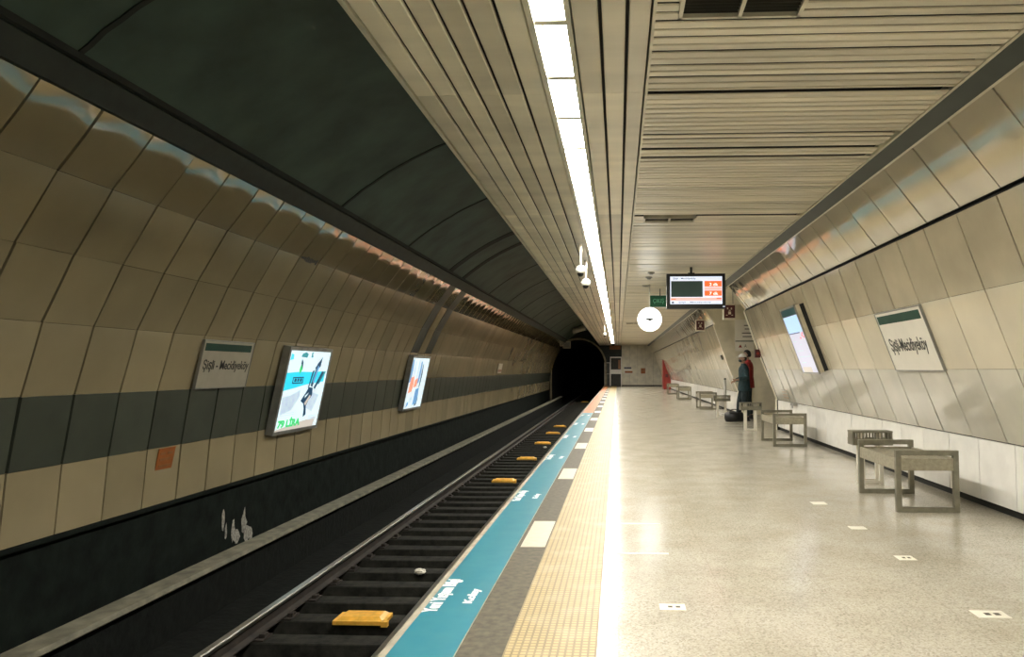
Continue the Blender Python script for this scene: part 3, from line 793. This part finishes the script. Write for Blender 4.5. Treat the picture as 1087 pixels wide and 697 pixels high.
MB().tube((0, 0, .015), (0, 0, 1.02), .035, 14).build('post', M['grey'], t); MB().tube((0, 0, 0), (0, 0, .02), .13, 20).build('base', M['grey'], t)
MB().ball((0, 0, 1.02), .04, .04, .03).build('cap', M['black'], t)

for (x, y), sc_, lb in (((-2.46, 9.24), 1, 'crumpled white paper scrap on the track bed beyond the nearest yellow box'), ((-2.36, 24.0), .8, 'small pale scrap on the track bed beside the platform, near the yellow boxes')):
    bm = bmesh.new(); bmesh.ops.create_icosphere(bm, subdivisions=3, radius=.07 * sc_)
    for v in bm.verts: v.co *= random.uniform(.75, 1.2); v.co.z *= .5
    c = MB(); c.addbm(bm); bm.free(); o = c.build('paper_scrap', M['sign_white']); o.location = (x, y, -1.205); tag(o, lb, 'litter')

# ------------------------------------------------------------------ benches
def bench():
    t = thing('bench', '', 'bench', group='steel benches along the right wall')
    W, D, Hh, b = .565, 1.085, .56, .047
    def side(y):
        m2 = MB()
        m2.box(0, b, y, y + b, 0, Hh, b=.003); m2.box(W - b, W, y, y + b, 0, Hh, b=.003)
        m2.box(b, W - b, y, y + b, Hh - b, Hh, b=.003); m2.box(b, W - b, y, y + b, 0.0, b, b=.003)
        return m2
    side(0).build('side_frame', M['bench'], t); side(D - b).build('side_frame', M['bench'], t)
    m2 = MB()
    m2.box(b, W - b, .004, .022, .376, .486); m2.box(b, W - b, D - .022, D - .004, .376, .486)
    m2.box(.006, .026, b, D - b, .376, .486); m2.box(W - .026, W - .006, b, D - b, .376, .486)
    m2.build('apron', M['bench_seat'], t)
    n = 9; m2 = MB(); a = .03; s_ = (W - .06) / n
    for i in range(n): m2.box(a + i * s_ + .006, a + (i + 1) * s_ - .006, .022, D - .022, .452, .470)
    m2.build('seat', M['bench_seat'], t)
    return t
bl = ['steel bench nearest the camera on the right', 'second steel bench, just before the passage opening', 'third steel bench, beyond the two standing people', 'fourth steel bench toward the far red cabinet', 'fifth and farthest steel bench, nearest the red cabinet']
bp = [(2.542, 6.945), (2.62, 12.70), (2.64, 24.25), (2.6, 32.2), (2.62, 39.0)]
b0 = bench(); b0.location = (*bp[0], 0); b0['label'] = bl[0]
for p_, lb in zip(bp[1:], bl[1:]): dup(b0, (*p_, 0), lb)

def stool():
    t = thing('stool', '', 'stool', group='slatted stools with pale legs')
    w, d, h = .45, .20, .60
    m2 = MB()
    m2.box(-w / 2, w / 2, 0, d, h - .022, h, b=.004)
    m2.build('top', M['bench'], t)
    m2 = MB(); n = 12; s_ = (w - .03) / n
    for yy in (0, d - .014):
        for i in range(n + 1): m2.box(-w / 2 + i * s_ + .004, -w / 2 + i * s_ + .018, yy + .002, yy + .012, h - .085, h - .022)
    for yy in (0, d - .014): m2.box(-w / 2, w / 2, yy, yy + .014, h - .16, h - .085)
    for xx in (-w / 2, w / 2 - .014): m2.box(xx, xx + .014, .014, d - .014, h - .16, h - .022)
    m2.build('slatted_apron', M['bench'], t)
    for x in (-.135, .075):
        for y in (.016, d - .056): MB().box(x, x + .045, y, y + .04, 0, h - .022, b=.003).build('leg', M['pale_leg'], t)
    m2 = MB(); m2.box(-.09, .075, .02, .045, .012, .04); m2.box(-.09, .075, d - .05, d - .026, .012, .04); m2.build('stretcher', M['pale_leg'], t)
    return t
sl_ = ['slatted stool with pale legs right behind the nearest bench', 'slatted stool with pale legs standing before the two people', 'farthest slatted stool with pale legs, left of the two people']
s0 = stool(); s0.location = (2.895, 8.60, 0); s0['label'] = sl_[0]
dup(s0, (2.825, 15.9, 0), sl_[1]); dup(s0, (2.82, 20.25, 0), sl_[2])

# ------------------------------------------------------------------ far end fittings
t = thing('fire_cabinet', 'tall bright red cabinet against the right wall near the platform end', 'cabinet', (2.965, 48.4, 0))
prof = [(0, .02), (.47, .02), (.47, .60), (.185, 1.35), (-.01, 1.93)]
MB().prism(prof, 'y', 0, 1.3).build('body', M['red'], t)
m2 = MB(); m2.box(-.022, -.008, .06, 1.24, .08, 1.85, b=.003); d_ = m2.build('door', M['red'], t)
MB().box(-.045, -.022, .12, .16, .95, 1.1).build('handle', M['grey'], d_)
MB().box(.02, .45, .02, 1.28, 0, .03).build('plinth', M['black'], t)
m2 = MB().box(.12, .30, -.006, .0, .8, 1.0); m2.build('label_plate', M['dark_red'], t)

t = thing('platform_gate', 'pale barrier gate closing the platform end beside the tunnel mouth', 'gate', (0, 58.3, 0))
m2 = MB()
m2.box(-.62, -.555, -.03, .03, 0, 2.3); m2.box(.225, .29, -.03, .03, 0, 2.3); m2.box(-.62, .29, -.03, .03, 2.2, 2.3); m2.build('frame', M['white'], t)
MB().box(-.555, .225, -.02, .02, .95, 1.3).build('panel', M['white'], t)
m2 = MB(); m2.box(-.555, .225, .012, .018, .04, .95); m2.box(-.555, .225, .012, .018, 1.3, 2.2); m2.build('infill', M['vent_dark'], t)
m2 = MB(); m2.box(.02, .2, -.012, .0, 1.35, 2.05); m2.build('red_plate', M['brown'], t)
t = thing('platform_railing', 'thin pale railing between the barrier gate and the platform edge', 'railing', (0, 58.35, 0))
m2 = MB(); m2.tube((-1.05, 0, 0), (-1.05, 0, 1.83), .022); m2.tube((-.64, 0, 0), (-.64, 0, 1.83), .022); m2.build('post', M['pale_leg'], t)
m2 = MB(); m2.tube((-1.07, 0, 1.83), (-.62, 0, 1.83), .025); m2.tube((-1.05, 0, .95), (-.64, 0, .95), .015); m2.build('rail', M['pale_leg'], t)
m2 = MB()
for i in range(7): m2.tube((-1.05 + .058 * (i + .5), 0, 0), (-1.05 + .058 * (i + .5), 0, 1.82), .008, 6)
m2.build('bars', M['grey'], t)
t = thing('header_sign', 'brown and orange sign above the barrier gate at the platform end', 'sign', (-.22, 58.0, 2.98))
MB().box(-.42, .42, 0, .08, -.12, .2, b=.006).build('sign_box', M['brown'], t); MB().box(-.38, .38, -.004, .002, -.07, .0).build('band', M['orange_label'], t)
MB().tube((0, .04, .2), (0, .04, .25), .02).build('rod', M['grey'], t)
mb = MB(); mb.box(-1.0, .3, 58.45, 58.58, 2.45, 3.3)
struct(mb.build('trim_header', M['cornice']))
t = thing('door_plate', 'white and orange plate under a navy bar on the end wall', 'sign', (.81, 58.39, 1.2))
MB().box(-.33, .33, -.02, 0, -.2, .1).build('plate', M['sign_white'], t); MB().box(-.27, .33, -.024, -.019, -.17, -.02).build('orange_band', M['orange_label'], t); MB().box(-.33, .24, -.024, 0, .16, .28).build('navy_bar', M['navy'], t)
t = thing('wall_notice', 'small orange notice in the middle of the end wall', 'sign', (1.97, 58.39, 1.2))
MB().box(-.17, .17, -.02, 0, -.22, .2).build('sheet', M['orange_label'], t); MB().box(-.12, .12, -.023, -.019, -.02, .06).build('print', M['brown'], t)
# pale tunnel fittings hanging by the portal
t = thing('tunnel_fan', 'pale fan housing under the vault above the tunnel mouth', 'fan', (-2.75, 52, 4.13))
m2 = MB(); m2.tube((-.42, 0, -.12), (.42, 0, .12), .2, 18); m2.build('housing', M['cream_side'], t)
m2 = MB(); m2.tube((-.47, 0, -.135), (-.42, 0, -.12), .23, 18); m2.tube((.42, 0, .12), (.47, 0, .135), .23, 18); m2.build('rim', M['grey'], t)
m2 = MB(); m2.tube((-.2, 0, .1), (-.2, 0, .45), .03); m2.tube((.2, 0, .2), (.2, 0, .5), .03); m2.build('hanger', M['grey'], t)
t = thing('tunnel_box', 'pale service box at the left haunch of the tunnel mouth', 'box', (-4.0, 57.6, 3.2))
MB().box(-.3, .3, 0, .4, -.25, .3, b=.02).build('body', M['cream_side'], t); MB().box(-.24, .24, -.02, .0, -.18, .22, b=.004).build('lid', M['grey'], t)

# ------------------------------------------------------------------ floor stickers
def sticker(x0, x1, y0, y1, lb, skew=0, marks=True):
    t = thing('floor_sticker', lb, 'sticker', ((x0 + x1) / 2, (y0 + y1) / 2, 0)); w, h = (x1 - x0) / 2, (y1 - y0) / 2
    flat([(-w - skew, -h), (w - skew, -h), (w + skew, h), (-w + skew, h)], .0, .0022).build('sheet', M['tape'], t)
    if marks:
        m2 = MB()
        for s_ in (-.35, .25): flat(rect(s_ * w, s_ * w + .35 * w, -h * .3, h * .3), .0022, .003, mb=m2)
        m2.build('print', M['dark_strip'], t)
sticker(.225, .366, 4.10, 4.20, 'pale floor sticker nearest the yellow tactile strip')
sticker(1.89, 2.06, 4.04, 4.16, 'pale floor sticker at the near right of the floor')
sticker(1.92, 2.04, 5.22, 5.34, 'pale floor sticker second from the near right')
sticker(1.90, 2.03, 6.2, 6.31, 'pale floor sticker left of the nearest bench', marks=False)
sticker(1.88, 2.02, 7.3, 7.45, 'farthest pale floor sticker, left of the slatted stool', marks=False)
sticker(-.09, .355, 6.32, 6.36, 'upper strip of pale tape across the floor beside the tactile strip', .0, False)
sticker(-.09, .355, 5.31, 5.345, 'lower strip of pale tape across the floor beside the tactile strip', .0, False)

# ------------------------------------------------------------------ people
def skin(chain, subs=2, root=0):
    """chain: list of polylines of (x,y,z,r); joined at coincident points -> evaluated skin mesh as bmesh"""
    vs = []; rs = []; ed = []; key = {}
    for pl in chain:
        prev = None
        for (x, y, z, r) in pl:
            k = (round(x, 4), round(y, 4), round(z, 4))
            if k not in key: key[k] = len(vs); vs.append((x, y, z)); rs.append(r)
            if prev is not None: ed.append((prev, key[k]))
            prev = key[k]
    me = bpy.data.meshes.new('s'); me.from_pydata(vs, ed, []); o = bpy.data.objects.new('s', me); C.objects.link(o)
    md = o.modifiers.new('k', 'SKIN'); md.use_smooth_shade = True; md.branch_smoothing = .3
    for i, v in enumerate(me.skin_vertices[0].data):
        v.radius = (rs[i], rs[i]); v.use_root = (i == root)
    sb = o.modifiers.new('u', 'SUBSURF'); sb.levels = subs; sb.render_levels = subs
    dg = bpy.context.evaluated_depsgraph_get(); ev = bpy.data.meshes.new_from_object(o.evaluated_get(dg))
    bm = bmesh.new(); bm.from_mesh(ev)
    bpy.data.objects.remove(o); bpy.data.meshes.remove(me); bpy.data.meshes.remove(ev)
    return bm

def hand(pos, d, side, curl):
    """palm and five finger chains from wrist pos along d; forward is -x"""
    pos = Vector(pos); d = Vector(d).normalized(); s = Vector(side).normalized(); n = d.cross(s)
    ch = []; palm = pos + d * .085
    ch.append([(*pos, .026), (*(pos + d * .045), .030), (*palm, .028)])
    for i, (o_, L_) in enumerate(((-.03, .068), (-.010, .078), (.011, .073), (.031, .058))):
        a = palm + s * o_; b = a + (d * math.cos(curl * .5) + n * math.sin(curl * .5)) * L_ * .5; c = b + (d * math.cos(curl) + n * math.sin(curl)) * L_ * .5
        ch.append([(*palm, .028), (*a, .011), (*b, .009), (*c, .008)])
    th = pos + d * .035; a = th - s * .035 + n * .01; b = a + (d * .7 - s * .5 + n * .3).normalized() * .035; c = b + (d * .9 + n * .4).normalized() * .028
    ch.append([(*(pos + d * .045), .030), (*a, .012), (*b, .010), (*c, .008)])
    return ch

def person(name_lab, loc, rz, H_, spec):
    t = thing('person', name_lab, 'person', loc); t.rotation_euler.z = rz; t.scale = (H_ / 1.75,) * 3
    # facing -x ; left side is -y
    pel = (0, 0, .95, .10)
    torso = [pel, (.0, 0, 1.10, .095), (-.01, 0, 1.28, .105), (.0, 0, 1.42, .085), (-.01, 0, 1.50, .052), (-.025, 0, 1.56, .055)]
    sh = torso[3]
    arms = {}; hands = []
    for sd in (-1, 1):
        ar = spec['arm'][sd]
        arms[sd] = [torso[2], (0.0, sd * .165, 1.385, .055), (*ar[0], .047), (*ar[1], .031)]
        d = Vector(ar[1]) - Vector(ar[0]); hands += hand(ar[1], d, (0, sd, .2) if abs(d.z) < .2 else (-1, 0, 0), .9)
    legs = {}
    for sd in (-1, 1):
        lg = spec['leg'][sd]
        legs[sd] = [pel, (0, sd * .085, .88, .08), (*lg[0], .056), (*lg[1], .042)]
    body = skin([torso, arms[-1], arms[1], legs[-1], legs[1]] + hands, 2)
    m2 = MB(); m2.addbm(body, 0, .5, True); body.free()
    # head with face, one mesh with the body
    hb = bmesh.new(); bmesh.ops.create_uvsphere(hb, u_segments=28, v_segments=20, radius=1)
    for v in hb.verts:
        c = v.co; x, y, z = c.x * .098, c.y * .076, c.z * .118
        if z < 0: y *= 1 - .28 * (-z / .118); x = x * (1 - .12 * (-z / .118)) - .012 * (-z / .118)
        if c.x < -.6:
            x += .006 * (1 - abs(c.y))
            if abs(c.y) < .22 and -.25 < c.z < .18: x -= .020 * (1 - abs(c.y) / .22) * (1 - (c.z + .05) / .3 if c.z > -.05 else 1)
            if .12 < abs(c.y) < .55 and .0 < c.z < .28: x += .008
            if abs(c.y) < .3 and -.52 < c.z < -.42: x += .006
        v.co = (x, y, z)
    hc = Matrix.Translation((-.035, 0, 1.645)); m2.addbm(hb, 0, .5, True, hc); hb.free()
    for sd in (-1, 1):
        m2.ball((-.02, sd * .078, 1.64), .022, .010, .032, 0, 10)
        m2.ball((-.122, sd * .030, 1.655), .008, .012, .007, 1, 8)
    m2.tube((-.126, -.02, 1.575), (-.126, .02, 1.575), .006, 6, 2)
    m2.build('body', [M['skin'], M['ink'], M['dark_red']], t)
    # clothes as shells just outside the body
    g = .018
    c = MB(); K = 28
    k = spec.get('coat', 0)
    rings = [(.79, .150 + k, .195 + k, 0), (.80, .155 + k, .20 + k, 0), (.95, .145 + k, .185 + k, 0), (1.08, .130 + k, .172 + k, 0), (1.22, .138, .186, -.004), (1.33, .136, .200, -.006), (1.40, .120, .192, -.004), (1.445, .096, .150, 0), (1.475, .076, .095, -.002), (1.51, .068, .072, -.006), (1.515, .060, .062, -.006)]
    for (z, rx, ry, ox) in rings:
        for q in range(K):
            a = 2 * PI * q / K; fold = 1 + .012 * math.sin(5 * a + z * 9)
            c.v.append((ox + rx * fold * math.cos(a), ry * fold * math.sin(a), z))
    for q in range(len(rings) - 1):
        for w_ in range(K):
            e = (w_ + 1) % K; c.face((q * K + w_, q * K + e, (q + 1) * K + e, (q + 1) * K + w_), 0, .5, True)
    c.face(tuple(range(K - 1, -1, -1))); n_ = len(c.v); c.face(tuple(range(n_ - K, n_)))
    for sd in (-1, 1):
        ar = spec['arm'][sd]; sp_ = Vector((0, sd * .165, 1.385)); el = Vector(ar[0]); wr = Vector(ar[1])
        c.ball(tuple(sp_ - Vector((0, sd * .018, .008))), .083, .062, .074, 0, 18)
        bm = skin([[(*(sp_ + Vector((0, -sd * .03, .01))), .078), (*sp_.lerp(el, .45), .074), (*el, .066), (*el.lerp(wr, .5), .060), (*el.lerp(wr, .97), .050)]], 2, 0); c.addbm(bm, 0, .5, True); bm.free()
    c.build('jacket', spec['jacket'], t)
    c = MB()
    for sd in (-1, 1):
        lg = spec['leg'][sd]; kn = Vector(lg[0]); a = Vector(lg[1]); hp = Vector((0, sd * .085, .90))
        bm = skin([[(*hp, .10), (*hp.lerp(kn, .35), .105), (*kn, .085), (*kn.lerp(a, .5), .078), (a.x, a.y, a.z + .02, .070)]], 2, 0); c.addbm(bm, 0, .5, True); bm.free()
    c.build('trousers', spec['trousers'], t)
    for sd in (-1, 1):
        a = Vector(spec['leg'][sd][1]); c = MB(); c.ball((a.x - .065, a.y, .0), .145, .05, .085, 0, 18, cut=0.0)
        c.tube((a.x, a.y, .03), (a.x, a.y, a.z + .02), .05, 14); c.box(a.x - .2, a.x + .075, a.y - .045, a.y + .045, 0, .02, b=.006)
        c.build('shoe', M['shoe'], t)
    hr = bmesh.new(); bmesh.ops.create_uvsphere(hr, u_segments=24, v_segments=18, radius=1)
    bmesh.ops.delete(hr, geom=[v for v in hr.verts if v.co.z < -.55 + .0 or (v.co.x < -.25 and v.co.z < .38)], context='VERTS')
    c = MB(); c.addbm(hr, 0, .5, True, hc @ Matrix.Translation((.006, 0, .006)) @ Matrix.Diagonal((.107, .086, .124, 1))); hr.free(); c.build('hair', M['hair'], t)
    return t

p1 = person('person in a dark teal jacket and white cap, facing left with a hand raised', (3.22, 19.1, 0), .12, 1.68,
            dict(jacket=M['teal_cloth'], trousers=M['dark_cloth'], coat=.01,
                 arm={-1: [(.02, -.24, 1.13), (-.22, -.20, 1.09)], 1: [(.04, .23, 1.14), (-.20, .16, 1.06)]},
                 leg={-1: [(-.03, -.10, .5), (.05, -.10, .09)], 1: [(-.10, .10, .5), (-.14, .10, .09)]}))
c = MB(); c.ball((-.035, 0, 1.672), .112, .092, .105, 0, 22, cut=.05); c.prism([(-.20 + .0, -.045), (-.215, 0), (-.20, .045), (-.13, .082), (-.10, .085), (-.10, -.085), (-.13, -.082)], 'z', 1.678, 1.690)
c.build('cap', M['white'], p1)
c = MB(); c.ball((-.085, 0, 1.592), .062, .058, .046, 0, 14); c.build('face_mask', M['teal_cloth'], p1)
p2 = person('person in a red jacket with dark hair, standing behind the one in the cap', (3.46, 19.85, 0), -.25, 1.80,
            dict(jacket=M['red_cloth'], trousers=M['dark_cloth'],
                 arm={-1: [(.07, -.25, 1.13), (.02, -.25, .87)], 1: [(.05, .25, 1.14), (-.08, .24, .90)]},
                 leg={-1: [(.0, -.10, .5), (.06, -.10, .09)], 1: [(-.03, .10, .5), (.0, .10, .09)]}))
ph = thing('phone', 'white phone held in the raised hand of the person in the cap', 'phone', (2.915, 19.0, 1.06))
MB().box(-.006, .006, -.038, .038, -.05, .085, b=.003).build('case', M['white'], ph); MB().box(.006, .008, -.034, .034, -.045, .08).build('screen', M['scr_white'], ph)
bg = thing('duffel_bag', 'low black bag on the floor at the feet of the person in the cap', 'bag', (2.90, 18.75, 0))
c = MB(); c.tube((-.2, 0, .12), (.2, 0, .12), .115, 18); c.ball((-.2, 0, .12), .04, .115, .115, 0, 14); c.ball((.2, 0, .12), .04, .115, .115, 0, 14); c.box(-.2, .2, -.08, .08, 0, .06, b=.02); c.build('body', M['shoe'], bg)
bm = skin([[(-.12, -.05, .22, .012), (-.09, -.05, .29, .012), (0, -.05, .31, .012), (.09, -.05, .29, .012), (.12, -.05, .22, .012)]], 2); c = MB(); c.addbm(bm, 0, .5, True); bm.free(); c.build('handle', M['hair'], bg)

# ------------------------------------------------------------------ world, camera
w = bpy.data.worlds.new('dim_underground'); S.world = w; w.use_nodes = True
w.node_tree.nodes['Background'].inputs[0].default_value = (.62, 1, .80, 1); w.node_tree.nodes['Background'].inputs[1].default_value = .03

F = 785.; PXC, PYC = 622., 348.5
pt = math.atan(43.5 / F); ya = math.atan(34 / F * math.cos(pt))
fw = Vector((-math.sin(ya) * math.cos(pt), math.cos(ya) * math.cos(pt), math.sin(pt))); rt = Vector((math.cos(ya), math.sin(ya), 0)); up = rt.cross(fw)
cd = bpy.data.cameras.new('camera'); co = bpy.data.objects.new('camera', cd); C.objects.link(co)
co.matrix_world = Matrix(((rt.x, up.x, -fw.x, 0), (rt.y, up.y, -fw.y, 0), (rt.z, up.z, -fw.z, 1.3), (0, 0, 0, 1)))
cd.sensor_fit = 'HORIZONTAL'; cd.sensor_width = 36; cd.lens = F / 1087 * 36; cd.shift_x = -(PXC - 543.5) / 1087; cd.clip_start = .05; cd.clip_end = 300
S.camera = co
vs = S.view_settings; vs.view_transform = 'Standard'; vs.look = 'None'; vs.gamma = 1; vs.use_curve_mapping = False; vs.exposure = 0.38
